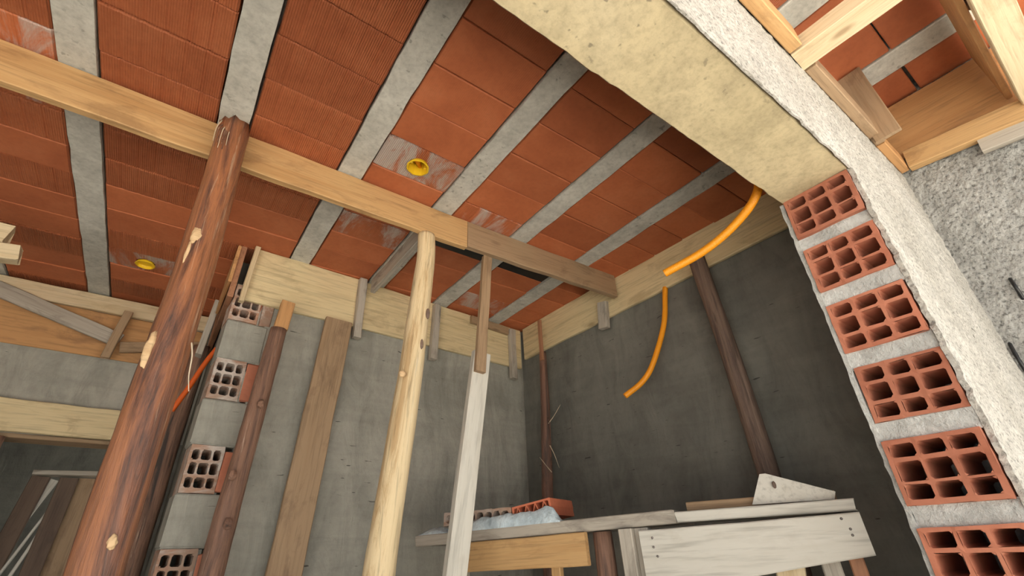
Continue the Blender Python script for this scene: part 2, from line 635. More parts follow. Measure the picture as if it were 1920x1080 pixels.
# ------------------------------------------------------------------ setting: floor, ground
fl = struct(box('floor', V(-2.3, -0.45, FL - 0.12), V(5.0, 5.5, FL), M['floor'], bev=0.0))
gr = struct(box('ground', V(-14, -16, FL - 0.30), V(16, 9, FL - 0.125), M['ground'], bev=0.0))

# ------------------------------------------------------------------ room ceiling: joists and clay blocks
ceil = struct(box('ceiling', V(-2.3, BY1, HC + 0.075), V(2.6, 5.5, HC + 0.13), M['joist'], bev=0.0))
JP, JW = 0.4205, 0.092
joist_x = [-0.983 + JP * k for k in range(-3, 8)]
for k, x in enumerate(joist_x):
    y1 = 3.4 if x < 0.05 else 2.40
    n = 40
    ph = random.uniform(0, 50)
    vs_, fs = [], []
    for i in range(n + 1):
        y = (y1 - BY1) * i / n
        e0 = noise.noise(Vector((ph, y * 9, 0))) * 0.004
        e1 = noise.noise(Vector((ph + 20, y * 9, 0))) * 0.004
        zz = noise.noise(Vector((ph + 40, y * 3, 0))) * 0.0015
        vs_ += [(e0, y, zz), (JW + e1, y, zz), (JW + e1 * .5, y, 0.075), (e0 * .5, y, 0.075)]
    for i in range(n):
        for q in range(4):
            a, b_ = i * 4 + q, i * 4 + (q + 1) % 4
            fs.append((a, b_, b_ + 4, a + 4))
    fs += [(3, 2, 1, 0), (n * 4, n * 4 + 1, n * 4 + 2, n * 4 + 3)]
    from_py('joist', vs_, fs, M['joist'], ceil, Matrix.Translation(V(x, BY1, HC)))


def block_mesh(w, l, bands, groove, name):
    """underside of a clay filler block: bands split by smooth grooves, chamfered ends"""
    xs = []
    bw = w / bands
    prof = [(0.0, 0.006), (0.004, 0.0)]
    for b_ in range(1, bands):
        c = b_ * bw
        prof += [(c - 0.006, 0.0), (c - 0.004, groove), (c + 0.004, groove), (c + 0.006, 0.0)]
    prof += [(w - 0.004, 0.0), (w, 0.006)]
    vs_, fs = [], []
    for y, up in ((0.0, 0.003), (0.0035, 0.0), (l - 0.0035, 0.0), (l, 0.003)):
        for x, z in prof:
            vs_.append((x, y, z + up))
    n = len(prof)
    for j in range(3):
        for i in range(n - 1):
            fs.append((j * n + i, j * n + n + i, j * n + n + i + 1, j * n + i + 1))
    b0 = len(vs_)
    vs_ += [(0, 0, 0.07), (w, 0, 0.07), (w, l, 0.07), (0, l, 0.07)]
    fs.append(tuple(list(range(0, n)) + [b0 + 1, b0]))
    fs.append(tuple(list(range(4 * n - 1, 3 * n - 1, -1)) + [b0 + 3, b0 + 2]))
    fs.append((0, b0, b0 + 3, 3 * n, 2 * n, n))
    fs.append((n - 1, 2 * n - 1, 3 * n - 1, 4 * n - 1, b0 + 2, b0 + 1))
    fs.append((b0, b0 + 1, b0 + 2, b0 + 3))
    me = bpy.data.meshes.new(name)
    me.from_pydata(vs_, [], fs)
    bm = bmesh.new()
    bm.from_mesh(me)
    bmesh.ops.recalc_face_normals(bm, faces=bm.faces)
    bm.to_mesh(me)
    bm.free()
    return me




def block_hole_mesh(w, l, cx, cy, r, name):
    n = 40
    vs_, fs = [], []
    for q in range(5):
        for k in range(n):
            a = 2 * math.pi * k / n
            ca, sa = math.cos(a), math.sin(a)
            if q in (0, 1):
                p = (cx + r * ca, cy + r * sa, 0.06 if q == 0 else 0.0)
            else:
                ex = (w - cx) if ca > 0 else cx
                ey = (l - cy) if sa > 0 else cy
                t = min(ex / max(abs(ca), 1e-6), ey / max(abs(sa), 1e-6))
                p = (cx + t * ca, cy + t * sa, (0, 0, 0.0, 0.07, 0.07)[q])
                if q == 4:
                    p = (cx + r * ca, cy + r * sa, 0.07)
            vs_.append(p)
    for q in range(4):
        for k in range(n):
            k2 = (k + 1) % n
            fs.append((q * n + k, q * n + k2, q * n + n + k2, q * n + n + k))
    me = bpy.data.meshes.new(name)
    me.from_pydata(vs_, [], fs)
    bm = bmesh.new()
    bm.from_mesh(me)
    bmesh.ops.recalc_face_normals(bm, faces=bm.faces)
    bm.to_mesh(me)
    bm.free()
    return me


PITCH = 0.1735
BW = JP - JW - 0.012
bl_rib = block_mesh(BW, PITCH - 0.003, 6, 0.0022, 'ribbed_block')
bl_flat = block_mesh(BW, PITCH - 0.003, 1, 0.0, 'flat_block')
bl_stain = block_mesh(BW, PITCH - 0.003, 4, 0.0015, 'stained_block')
bl_rib.materials.append(M['block'])
bl_flat.materials.append(M['block_smooth'])
bl_stain.materials.append(M['block_stain'])
short = block_mesh(BW, 0.088, 1, 0.0, 'cut_block')
short.materials.append(M['block_smooth'])
short2 = block_mesh(BW, PITCH - 0.029, 1, 0.0, 'trimmed_block')
short2.materials.append(M['block_smooth'])
first = block_mesh(BW, PITCH - 0.075, 1, 0.0, 'first_block')
first.materials.append(M['block_smooth'])
Y0 = 1.037
hole_blocks = {}
for key, c_ in (((3, 1), (0.531, 1.298)), ((1, 9), (-0.316, 2.683))):
    x_ = -0.983 + JP * key[0] + JW + 0.006
    y_ = Y0 + PITCH * key[1]
    hole_blocks[key] = block_hole_mesh(BW, PITCH - 0.003, c_[0] - x_, c_[1] - y_, 0.040, 'box_block')
    hole_blocks[key].materials.append(M['block_skim'])
for bi, x in enumerate(joist_x[:-1]):
    bay = bi - 3                       # bay 0 lies right of joist 0 at x = -0.983
    yend = 3.3 if x + JW < 0.05 else 2.34
    k = -4
    while True:
        y = Y0 + PITCH * k
        if y > yend:
            break
        if x < -1.3 and k > 99:
            break
        me, dy = bl_flat, 0.0
        if bay <= 2:
            me = bl_rib
        if bay >= 4 and k == 3:
            me = short
        if bay >= 4 and k == 4:
            me, dy = short2, 0.026
        if k == -4:
            me, dy = first, 0.074
        if (bay, k) in ((0, 2), (0, 3), (1, 9), (3, 1), (4, 2), (3, 4), (5, 6)):
            me = bl_stain
        if (bay, k) in hole_blocks:
            me = hole_blocks[(bay, k)]
        elif y > 1.75 and bay <= 2 and (bay + k) % 3:
            me = bl_flat
        mw = Matrix.Translation(V(x + JW + 0.006 + random.uniform(-.0015, .0015), y + dy + random.uniform(-.001, .001), HC + 0.004 + random.uniform(-.0025, .003)))
        mw = mw @ Matrix.Rotation(random.uniform(-.006, .006), 4, 'Y') @ Matrix.Rotation(random.uniform(-.006, .006), 4, 'X')
        link('ceiling_block', me, None, ceil, mw)
        k += 1
for bay in (4, 5):
    x = -0.983 + JP * bay + JW + 0.01
    o = box('gap_strip', V(x, 1.650, HC + 0.006), V(x + BW - 0.01, 1.752, HC + 0.012), M['black'], ceil, bev=0.001, jit=0.002)  # black strip set in the gap beside the shortened blocks
    o['label'] = 'black strip in the gap between blocks'

# ------------------------------------------------------------------ walls of the room


def wall_along(name, p, q, z0, z1, thick, nrm, mat, nu=60, nv=60, amp=0.0025):
    """rendered wall whose face runs p -> q, front normal nrm"""
    a, b_ = Vector((p.x, p.y, z0 + CZ)), Vector((q.x, q.y, z0 + CZ))
    u = b_ - a
    v = Vector((0, 0, z1 - z0))
    if u.cross(v).dot(nrm) < 0:
        a, u = b_, -u
    return struct(rough_sheet(name, a, u, v, nu, nv, thick, amp, 6.0, mat))


wall_back = wall_along('wall_back', A0 + dA * 0.155, A1 + dA * 0.10, FL, HC, 0.14, nA, M['plaster'])
wall_right = wall_along('wall_right', A1 - dR * 0.10, R1, FL, HC, 0.14, nR, M['plaster_shaded'])
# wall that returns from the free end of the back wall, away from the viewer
wall_corridor = wall_along('wall_corridor', Vector((0.086, 2.41, 0)), Vector((0.086, 3.21, 0)), FL, HC, 0.13, Vector((-1, 0, 0)), M['plaster_shaded'], 20, 40)
# far wall with an opening under a lintel
wall_far = struct(box('wall_far', V(-2.3, 3.20, 0.57), V(0.22, 3.34, HC), M['plaster'], bev=0.0))
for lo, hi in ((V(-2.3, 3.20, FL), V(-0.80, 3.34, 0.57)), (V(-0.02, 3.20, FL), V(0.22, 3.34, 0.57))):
    o = box('wall_pier', lo, hi, M['plaster_shaded'], wall_far, bev=0.0)
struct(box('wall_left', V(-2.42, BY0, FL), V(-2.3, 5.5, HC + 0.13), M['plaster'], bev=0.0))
struct(box('wall_outer', V(-2.3, 5.38, FL), V(2.6, 5.5, HC + 0.075), M['plaster_shaded'], bev=0.0))

# toothed free end of the back wall: hollow bricks end-on, every other course a plain brick face
bk9 = hollow_brick_mesh(0.14, 0.118, 0.175, ((0.010, 0.036), (0.043, 0.077), (0.084, 0.108)),
                        ((0.018, 0.056), (0.066, 0.110), (0.120, 0.158)), 0.006, 0.0012)
bk9.materials.append(M['brick_smear'])
face_bk = box_mesh(0.170, 0.14, 0.178, 0.005, 0.001)
face_bk.materials.append(M['plaster'])
rot_face = Matrix(((dA.x, -dA.y, 0, 0), (dA.y, dA.x, 0, 0), (0, 0, 1, 0), (0, 0, 0, 1)))
brick_rot = rot_face @ Matrix.Rotation(math.radians(90), 4, 'Z')
z = 0.955
course = 0
while z > FL - 0.17:
    if course % 2 == 0:
        p = A0 + dA * (0.120 + random.uniform(-.002, .004))
        zz = max(z, FL)
        link('brick', bk9, None, wall_back, Matrix.Translation(Vector((p.x, p.y, zz + CZ)) + nA * 0.004) @ brick_rot)
        box('mortar_joint', (0, 0, 0), (0.155, 0.13, 0.008), M['plaster'], wall_back).matrix_basis = \
            parent_world(wall_back).inverted() @ Matrix.Translation(Vector((A0.x, A0.y, zz + CZ + 0.1755)) + nA * 0.000) @ rot_face
    else:
        p = A0 + dA * random.uniform(-0.004, 0.004)
        link('brick', face_bk, None, wall_back, Matrix.Translation(Vector((p.x, p.y, max(z, FL) + CZ)) + nA * 0.003) @ rot_face)
    z -= 0.1805
    course += 1
# bare red brick flanks showing beside the hollow ones
for zc, h_, xo, w_ in ((0.60, 0.165, 0.128, 0.055), (0.42, 0.15, 0.166, 0.035), (0.24, 0.15, 0.126, 0.060), (0.06, 0.16, 0.164, 0.03), (-0.12, 0.15, 0.126, 0.06), (0.955, 0.15, 0.128, 0.05)):
    p = A0 + dA * xo
    me = box_mesh(w_, 0.02, h_, 0.004, 0.003)
    me.materials.append(M['brick_smear'] if zc > 0.9 else M['brick'])
    link('brick', me, None, wall_back, Matrix.Translation(Vector((p.x, p.y, zc + CZ)) + nA * 0.006) @ rot_face)

# ------------------------------------------------------------------ jamb wall with open hollow bricks, concrete beam
wall_front = struct(box('wall_front', V(XJ + 0.19, BY0 + 0.012, FL), V(XP, BY1 - 0.008, HB), M['joint'], bev=0.0))
BRW, BRH = BY1 - BY0 - 0.014, 0.140
bcuts = (((0.011, 0.060), (0.069, 0.116), (0.125, 0.173)), ((0.010, 0.042), (0.050, 0.092), (0.100, 0.131)))
jamb_meshes = []
for i in range(4):
    me = hollow_brick_mesh(0.186, BRW, BRH, tuple((a + random.uniform(-.002, .002), b_ + random.uniform(-.002, .002)) for a, b_ in bcuts[0]),
                           tuple((a + random.uniform(-.0015, .0015), b_ + random.uniform(-.0015, .0015)) for a, b_ in bcuts[1]), 0.006, 0.0012)
    me.materials.append(M['brick'])
    jamb_meshes.append(me)


def lump(name, lo, hi, mat, parent, amp, freq=25, n=(4, 14, 5)):
    """roughened bar (mortar bed)"""
    lo, hi = Vector(lo), Vector(hi)
    s = hi - lo
    bm = bmesh.new()
    bmesh.ops.create_cube(bm, size=1.0)
    bmesh.ops.subdivide_edges(bm, edges=[e for e in bm.edges], cuts=5, use_grid_fill=True)
    for v in bm.verts:
        p = Vector(((v.co.x + .5) * s.x, (v.co.y + .5) * s.y, (v.co.z + .5) * s.z))
        w = lo + p
        d = Vector((noise.noise(w * freq), noise.noise(w * freq + Vector((9, 0, 0))), noise.noise(w * freq + Vector((0, 9, 0)))))
        v.co = p + d * amp
    me = bpy.data.meshes.new(name)
    bm.to_mesh(me)
    bm.free()
    return link(name, me, mat, parent, Matrix.Translation(lo))


z = HB - BRH - 0.002
i = 0
pitch_b = 0.1830
while z > FL - 0.1:
    zz = max(z, FL)
    dx = random.uniform(-0.006, 0.006)
    link('brick', jamb_meshes[i % 4], None, wall_front, Matrix.Translation(V(XJ + dx, BY0 + 0.010 + random.uniform(-.002, .002), zz)) @ Matrix.Rotation(random.uniform(-.012, .012), 4, 'X'))
    if z - (pitch_b - BRH) > FL:
        lump('mortar_joint', V(XJ + 0.008 + random.uniform(-.004, .004), BY0 + 0.006, z - (pitch_b - BRH) - 0.002), V(XJ + 0.19, BY1 - 0.002, z + 0.002), M['joint'], wall_front, 0.004)
    z -= pitch_b
    i += 1
# front roughcast coat and its ragged edge over the bricks; a thin coat on the room side
o = rough_sheet('roughcast_coat', V(XJ + 0.002, BY0 - 0.006, FL), (XP - XJ - 0.002, 0, 0), (0, 0, HP - FL), 150, 400, 0.012, 0.0035, 38, M['roughcast'], wall_front, edge=0.012)
o = rough_sheet('render_coat', V(XP, BY1 + 0.009, FL), (-(XP - XJ) + 0.004, 0, 0), (0, 0, HB - FL), 40, 160, 0.012, 0.003, 30, M['joint'], wall_front)

# concrete beam over the opening
nx, ny = 240, 10
bx0, bx1 = -2.3, XP
vs_, fs = [], []
for i in range(nx + 1):
    x = bx0 + (bx1 - bx0) * i / nx
    e0 = noise.noise(Vector((x * 9, 0, 0))) * 0.003
    e1 = noise.noise(Vector((x * 8, 5, 0))) * 0.004 + noise.noise(Vector((x * 30, 5, 0))) * 0.003
    prof = [(0.0 + e0, 0.835), (0.0 + e0, 0.5), (e0, 0.006), (0.008 + e0, e0)]
    prof += [(0.008 + (BY1 - BY0 - 0.014) * j / 6, 0.001 * noise.noise(Vector((x * 5, j, 0)))) for j in range(1, 6)]
    prof += [(BY1 - BY0 - 0.004 + e1, 0.0), (BY1 - BY0 + e1, 0.006), (BY1 - BY0, 0.2), (BY1 - BY0, 0.835)]
    m_ = len(prof)
    vs_ += [(x - bx0, y, zz) for y, zz in prof]
for i in range(nx):
    for q in range(m_):
        a, b_ = i * m_ + q, i * m_ + (q + 1) % m_
        fs.append((a, b_, b_ + m_, a + m_))
fs += [tuple(range(m_)), tuple(nx * m_ + q for q in range(m_))]
beam = from_py('concrete_beam', vs_, fs, M['beam'], None, Matrix.Translation(V(bx0, BY0, HB)))
tag(beam, 'wide yellowish concrete beam bridging the opening above the hollow brick jamb', 'beam')
o = rough_sheet('roughcast_coat', V(-1.2, BY0 - 0.006, HB - 0.005), (XJ + 1.2 + 0.002, 0, 0), (0, 0, HP - HB + 0.005), 400, 107, 0.0045, 0.0035, 38, M['roughcast'], beam)
o['label'] = 'pale roughcast coat on the outer face of the beam'

# porch side wall, porch slab
wall_side = struct(rough_sheet('wall_side', V(XP, BY0 + 0.02, FL), (0, -0.80, 0), (0, 0, HP + 0.1 - FL), 110, 300, 0.14, 0.005, 30, M['roughcast_grey']))
porch = struct(box('ceiling', V(-1.2, -0.55, HP + 0.075), V(XP + 0.14, BY0, HP + 0.13), M['joist'], bev=0.0))
PJ = 0.567
pb = block_mesh(PJ - 0.122 - 0.012, 0.198, 1, 0.0, 'porch_block')
pb.materials.append(M['block_smooth'])
pbr = block_mesh(PJ - 0.122 - 0.012, 0.198, 5, 0.002, 'porch_ribbed_block')
pbr.materials.append(M['block'])
pbe = block_mesh(0.205, 0.192, 1, 0.0, 'porch_edge_block')
pbe.materials.append(M['block_smooth'])
for k in range(-5, 2):
    x = 1.470 + PJ * k
    box('joist', V(x, -0.55, HP), V(x + 0.122, BY0 - 0.008, HP + 0.075), M['joist'], porch, bev=0.004)
    for j in range(4):
        y = 0.016 - 0.204 * j
        me = pbr if (k <= 0 and j == 0 and k != 0) else pb
        if k == 1:
            me = pbe
        link('ceiling_block', me, None, porch, Matrix.Translation(V(x + 0.128, y + (0.003 if k == 1 else 0), HP + 0.004 + random.uniform(-.002, .003))))

# ------------------------------------------------------------------ formwork and boards at the top of the room walls
bt = 0.022


def pa(s, off, z):      # point along the back wall: s metres from its free end, off towards the camera
    p = A0 + dA * s + nA * off
    return Vector((p.x, p.y, z + CZ))


def pr(y, off, z):      # point along the right wall at depth y
    t = (y - A1.y) / dR.y
    p = A1 + dR * t + nR * off
    return Vector((p.x, p.y, z + CZ))


zt = HC - 0.004
fb = board('formwork_board', pa(0.03, 0.016, 1.194), pa(0.575, 0.016, 1.198), 0.284, bt, M['w_form'], seg=20, warp=0.003)
tag(fb, 'pale yellow formwork board over the hollow bricks at the free end of the back wall', 'board')
fb = board('formwork_board', pa(0.58, 0.016, 1.196), pa(1.725, 0.016, 1.190), 0.278, bt, M['w_form'], seg=30, warp=0.003)
tag(fb, 'long pale yellow formwork board along the back wall running into the room corner', 'board')
fb = board('formwork_board', pr(2.32, 0.014, 1.222), pr(0.44, 0.014, 1.262), 0.225, bt, M['w_form'], seg=40, warp=0.004)
tag(fb, 'long formwork board along the top of the shaded right wall behind the orange conduit', 'board')


def cleat(a, b_, w, t, mat, label, up=(1, 0, 0), cat='cleat', group=None):
    o = board('wooden_cleat', a, b_, w, t, mat, up=up, seg=6, warp=0.003, ragged=0.004)
    return tag(o, label, cat, group)


cleat(pa(0.028, 0.041, 1.03), pa(0.036, 0.041, zt), 0.022, 0.026, M['w_pale'], 'thin pale strip nailed at the very end of the back wall formwork board', dA)
cleat(pa(0.578, 0.046, 0.985), pa(0.572, 0.046, zt), 0.040, 0.036, M['w_grey'], 'weathered cleat on the back wall board below the boxed ceiling joist', dA)
cleat(pa(1.035, 0.046, 0.965), pa(1.045, 0.046, zt - 0.02), 0.042, 0.036, M['w_grey'], 'weathered cleat on the back wall board between the two pale props', dA)
cleat(pa(1.635, 0.046, 0.960), pa(1.632, 0.046, zt - 0.03), 0.046, 0.034, M['w_grey'], 'weathered cleat on the back wall board right at the room corner', dA)
cleat(pr(1.60, 0.044, 1.06), pr(1.585, 0.044, 1.215), 0.060, 0.034, M['w_grey'], 'short weathered cleat under the end of the ceiling bearer plank', dR)
st = board('timber_strip', pa(1.30, 0.042, 1.295), pa(1.60, 0.042, 1.285), 0.050, 0.024, M['w_brown'], seg=6)
tag(st, 'short brown strip along the top of the formwork near the room corner', 'board')
st = board('joist_side_board', V(0.716, 1.56, HC - 0.043), V(0.712, 2.225, HC - 0.043), 0.082, 0.026, M['w_grey'], seg=8)
tag(st, 'grey board on edge boxing the underside of a ceiling joist behind the peeled log', 'board')

# the bearer planks across the room under the joists
by = 1.484 + 0.015
p1 = board('bearer_plank', V(-1.7, by + 0.003, HC - 0.0765), V(0.872, by, HC - 0.0765), 0.146, 0.03, M['w_tan'], seg=50, warp=0.004)
tag(p1, 'long tan plank on edge bearing the ceiling joists above the thick red log', 'plank')
p2 = board('bearer_plank', V(0.874, by + 0.002, HC - 0.0735), V(1.832, by - 0.012, HC - 0.064), 0.138, 0.030, M['w_brown'], seg=26, warp=0.004)
tag(p2, 'brown plank on edge continuing the tan bearer as far as the right wall formwork', 'plank')

# ------------------------------------------------------------------ props
l1 = log('log_prop', [V(-0.002, 1.425, FL), V(-0.028, 1.425, -0.5), V(-0.050, 1.425, 0.1), V(-0.060, 1.425, 0.75), V(-0.085, 1.425, 1.292)], 0.054, 0.046, M['b_red'], rough=0.05, ragged=0.012)
tag(l1, 'thick glossy reddish brown log prop with bark nailed beside the tan bearer plank', 'log')


def blob(name, c, r, mat, parent, seg=12, amp=0.15, rot=None):
    bm = bmesh.new()
    bmesh.ops.create_icosphere(bm, subdivisions=3, radius=1.0)
    for v in bm.verts:
        v.co *= 1 + amp * noise.noise(v.co * 1.7 + Vector(c) * 3)
        v.co = Vector((v.co.x * r[0], v.co.y * r[1], v.co.z * r[2]))
    me = bpy.data.meshes.new(name)
    bm.to_mesh(me)
    bm.free()
    mw = Matrix.Translation(Vector(c)) @ (rot if rot is not None else Matrix.Identity(4))
    return link(name, me, mat, parent, mw, smooth=True)


blob('branch_scar', V(-0.078, 1.384, 0.815), (0.016, 0.008, 0.030), M['scar'], l1, amp=0.35)
blob('branch_scar', V(-0.086, 1.388, 0.765), (0.006, 0.006, 0.045), M['scar'], l1, amp=0.35)
blob('branch_scar', V(-0.092, 1.392, 0.47), (0.010, 0.008, 0.050), M['scar'], l1, amp=0.5)
blob('branch_scar', V(-0.033, 1.376, 0.045), (0.009, 0.006, 0.014), M['scar'], l1, amp=0.5)
tube('bark_strip', [V(-0.010, 1.385, 0.50), V(0.000, 1.372, 0.46), V(0.006, 1.370, 0.41), V(0.016, 1.368, 0.37)], 0.0022, M['fibre'], l1, ridges=False, hollow=False, sides=6, taper=0.5)
for k in range(7):
    x = -0.135 + 0.006 * k
    tube('bark_strip', [V(x + 0.012, 1.392 + 0.004 * k, 1.27 - 0.01 * (k % 3)), V(x + 0.006, 1.380, 1.22), V(x + 0.010, 1.376, 1.16 - 0.02 * (k % 2))], 0.0022, M['b_dark'] if k % 3 else M['fibre'], l1, ridges=False, hollow=False, sides=5, n=8, taper=0.6)

l2 = log('log_prop', [V(0.545, 1.505, FL), V(0.580, 1.505, -0.5), V(0.606, 1.505, 0.0), V(0.650, 1.505, 0.50), V(0.668, 1.505, 0.80), V(0.684, 1.505, 1.05), V(0.681, 1.505, HC - 0.150)], 0.052, 0.036, M['b_peel'], rough=0.05)
tag(l2, 'peeled yellow log prop with a bend standing under the bearer plank', 'log')
blob('knot', V(0.606, 1.462, 0.545), (0.012, 0.008, 0.012), M['scar'], l2)
blob('knot', V(0.690, 1.466, 0.80), (0.008, 0.010, 0.022), M['b_brown'], l2)
blob('knot', V(0.672, 1.464, 0.67), (0.006, 0.006, 0.020), M['b_brown'], l2)

t3 = empty('spliced_timber_prop', V(0.70, 1.555, FL))
tag(t3, 'spliced prop of a thin weathered batten over a pale sawn plank', 'prop')
board('lower_plank', V(0.70, 1.548, FL), V(0.984, 1.548, 0.725), 0.078, 0.032, M['w_white'], up=(1, 0, 0), parent=t3, seg=20)
board('upper_batten', V(0.958, 1.520, 0.63), V(1.000, 1.520, HC - 0.142), 0.046, 0.024, M['w_brown'], up=(1, 0, 0), parent=t3, seg=14)

l4 = log('log_prop', [V(0.246, 2.12, FL), V(0.258, 2.125, -0.6), V(0.250, 2.13, 0.0), V(0.268, 2.14, 0.45), V(0.285, 2.15, 0.905)], 0.049, 0.034, M['b_dark'], rough=0.10)
tag(l4, 'rough dark barked log prop topped by an orange block beside the hollow bricks', 'log')
for (x, z) in ((0.258, 0.12), (0.236, 0.28), (0.275, 0.55)):
    blob('knot', V(x, 2.085, z), (0.012, 0.012, 0.018), M['b_dark'], l4, amp=0.5)
wb = board('timber_block', V(0.292, 2.152, 0.906), V(0.300, 2.155, 1.045), 0.058, 0.045, M['w_ply'], up=(1, 0, 0), seg=4, ragged=0.004)
tag(wb, 'small bright orange timber block on top of the dark barked log', 'block')

b5 = board('plank_prop', V(0.440, 2.205, FL), V(0.560, 2.225, 1.048), 0.132, 0.028, M['w_brown'], up=(1, 0, 0), seg=30, warp=0.004)
tag(b5, 'wide flat brown plank standing against the back wall under the formwork', 'plank')

lr = log('log_prop', [V(1.800, 0.90, FL), V(1.805, 0.905, -0.4), V(1.805, 0.91, 0.2), V(1.800, 0.925, 0.7), V(1.800, 0.955, 1.165)], 0.038, 0.037, M['b_brown'], rough=0.05)
tag(lr, 'dull brown log prop standing against the shaded right wall', 'log')

l6 = log('log_prop', [V(1.745, 2.14, FL), V(1.748, 2.12, -0.3), V(1.745, 2.085, 0.3), V(1.752, 2.06, 0.8), V(1.755, 2.055, 1.06)], 0.042, 0.020, M['b_stick'], rough=0.12, n=50)
tag(l6, 'thin red pole with shredding stringy bark beside the room corner', 'pole')
board('splint', V(1.738, 2.045, 1.00), V(1.742, 2.05, 1.27), 0.028, 0.016, M['w_red'], up=(0, 1, 0), parent=l6, seg=6)
for k, (dz, dx, dy, l_) in enumerate(((0.62, 0.05, -0.055, 0.10), (0.66, -0.02, -0.03, -0.12), (0.50, 0.03, -0.025, -0.12), (0.44, 0.025, 0.03, -0.12), (0.36, -0.05, 0.04, 0.08))):
    tube('bark_strip', [V(1.745, 2.04, dz), V(1.745 + dx * .4, 2.035 + dy * .5, dz + l_ * .4), V(1.745 + dx, 2.035 + dy, dz + l_)], 0.003, M['fibre'] if k % 2 == 0 else M['b_stick'], l6, ridges=False, hollow=False, sides=5, n=8, taper=0.7)

# ------------------------------------------------------------------ junction boxes and conduits


def ceiling_box(c, r, label, tilt, depth=0.05):
    t = empty('junction_box', c)
    tag(t, label, 'junction box')
    n = 8
    sub = 4
    vs_, fs = [], []
    rings = ((r * 1.0, 0.0), (r * 1.04, -0.006), (r * 0.92, -0.0075), (r * 0.88, 0.004), (r * 0.84, depth))
    N_ = n * sub
    for rr, z in rings:
        for k in range(N_):
            a = 2 * math.pi * k / N_
            kk = (a % (2 * math.pi / n)) - math.pi / n
            f = 1 / math.cos(kk) * math.cos(math.pi / n)
            f = 0.5 * f + 0.5
            vs_.append((rr * f * math.cos(a), rr * f * math.sin(a), z))
    for j in range(len(rings) - 1):
        for k in range(N_):
            k2 = (k + 1) % N_
            fs.append((j * N_ + k, j * N_ + k2, j * N_ + N_ + k2, j * N_ + N_ + k))
    fs.append(tuple((len(rings) - 1) * N_ + k for k in range(N_)))
    mw = Matrix.Translation(c) @ Matrix.Rotation(tilt, 4, 'Y')
    from_py('shell', vs_, fs, M['yellow'], t, mw)
    for s in (-1, 1):
        me = box_mesh(0.012, 0.008, 0.02, 0.001)
        me.materials.append(M['yellow'])
        link('screw_lug', me, None, t, mw @ Matrix.Translation((s * r * 0.70 - 0.006, -0.004, 0.006)))
    if depth > 0.03:
        tube('conduit_stub', [c + Vector((r * 0.2, r * 0.5, 0.045)), c + Vector((0.0, r * 0.1, 0.03)), c + Vector((-r * 0.3, -r * 0.25, 0.026))], 0.010, M['orange'], t, n=20)
    return t


jb1 = ceiling_box(V(0.531, 1.298, HC - 0.001), 0.043, 'deep yellow round junction box open in the ceiling with an orange stub inside', 0.05)
jb2 = ceiling_box(V(-0.316, 2.683, HC - 0.001), 0.042, 'yellow junction box flush in the ceiling between the red log and the far wall', 0.0, depth=0.008)

c1 = tube('orange_conduit', [V(1.43, 0.440, HC + 0.0), V(1.395, 0.445, 1.10), V(1.366, 0.465, 0.988), V(1.372, 0.560, 0.931), V(1.350, 0.680, 0.882), V(1.300, 0.819, 0.845)], 0.0145, M['orange'])
tag(c1, 'orange corrugated conduit curving out from behind the concrete beam', 'conduit')
c2 = tube('orange_conduit', [V(1.874, 1.196, 1.140), V(1.864, 1.198, 1.105), V(1.835, 1.224, 0.935), V(1.780, 1.287, 0.749), V(1.740, 1.337, 0.665), V(1.680, 1.404, 0.604)], 0.0135, M['orange'])
tag(c2, 'orange conduit hanging in a curve from under the right wall formwork', 'conduit')
c3 = tube('orange_conduit', [V(0.090, 2.60, 0.93), V(0.060, 2.60, 0.845), V(0.027, 2.60, 0.725), V(-0.010, 2.60, 0.608)], 0.012, M['orange_shaded'])
tag(c3, 'shaded orange conduit sloping out of the corridor wall behind the thick log', 'conduit')

# ------------------------------------------------------------------ far end of the passage
fb = board('formwork_board', V(-1.6, 3.166, 1.286), V(0.05, 3.166, 1.272), 0.092, 0.026, M['w_pale'], seg=30, warp=0.003)
tag(fb, 'pale rail under the far ends of the joists in the passage', 'board')
pl = board('plywood_sheet', V(-1.6, 3.191, 1.13), V(0.05, 3.191, 1.10), 0.25, 0.012, M['w_ply'], seg=20)
tag(pl, 'orange plywood strip on the far wall under the pale rail', 'plywood')
db = board('diagonal_brace', V(-0.95, 3.140, 1.262), V(-0.345, 3.140, 1.075), 0.075, 0.022, M['w_grey'], seg=12)
tag(db, 'grey diagonal brace below the pale rail on the far wall', 'board')
db = board('timber_batten', V(-0.335, 3.160, 1.045), V(0.03, 3.160, 1.125), 0.06, 0.022, M['w_brown'], seg=8)
tag(db, 'brown batten rising towards the corridor wall below the pale rail', 'board')
cleat(V(-0.372, 3.112, 0.962), V(-0.352, 3.112, 1.238), 0.040, 0.026, M['w_brown'], 'upright brown cleat crossing the orange plywood on the far wall', (1, 0, 0))
lf = board('lintel_board', V(-0.95, 3.165, 0.648), V(0.05, 3.165, 0.632), 0.148, 0.03, M['w_form'], seg=24, warp=0.004)
tag(lf, 'wide pale lintel board over the dark opening in the far wall', 'board')
lf = board('lintel_soffit_board', V(-0.82, 3.27, 0.563), V(0.0, 3.27, 0.553), 0.14, 0.02, M['w_brown'], up=(0, 1, 0), seg=8)
tag(lf, 'brown board under the lintel closing the top of the far opening', 'board')
lg = log('log_prop', [V(-0.66, 3.20, FL), V(-0.66, 3.20, -0.3), V(-0.665, 3.20, 0.15), V(-0.66, 3.20, 0.55)], 0.055, 0.05, M['b_dark'], rough=0.1, n=30)
tag(lg, 'dark log prop under the lintel board of the far opening', 'log')
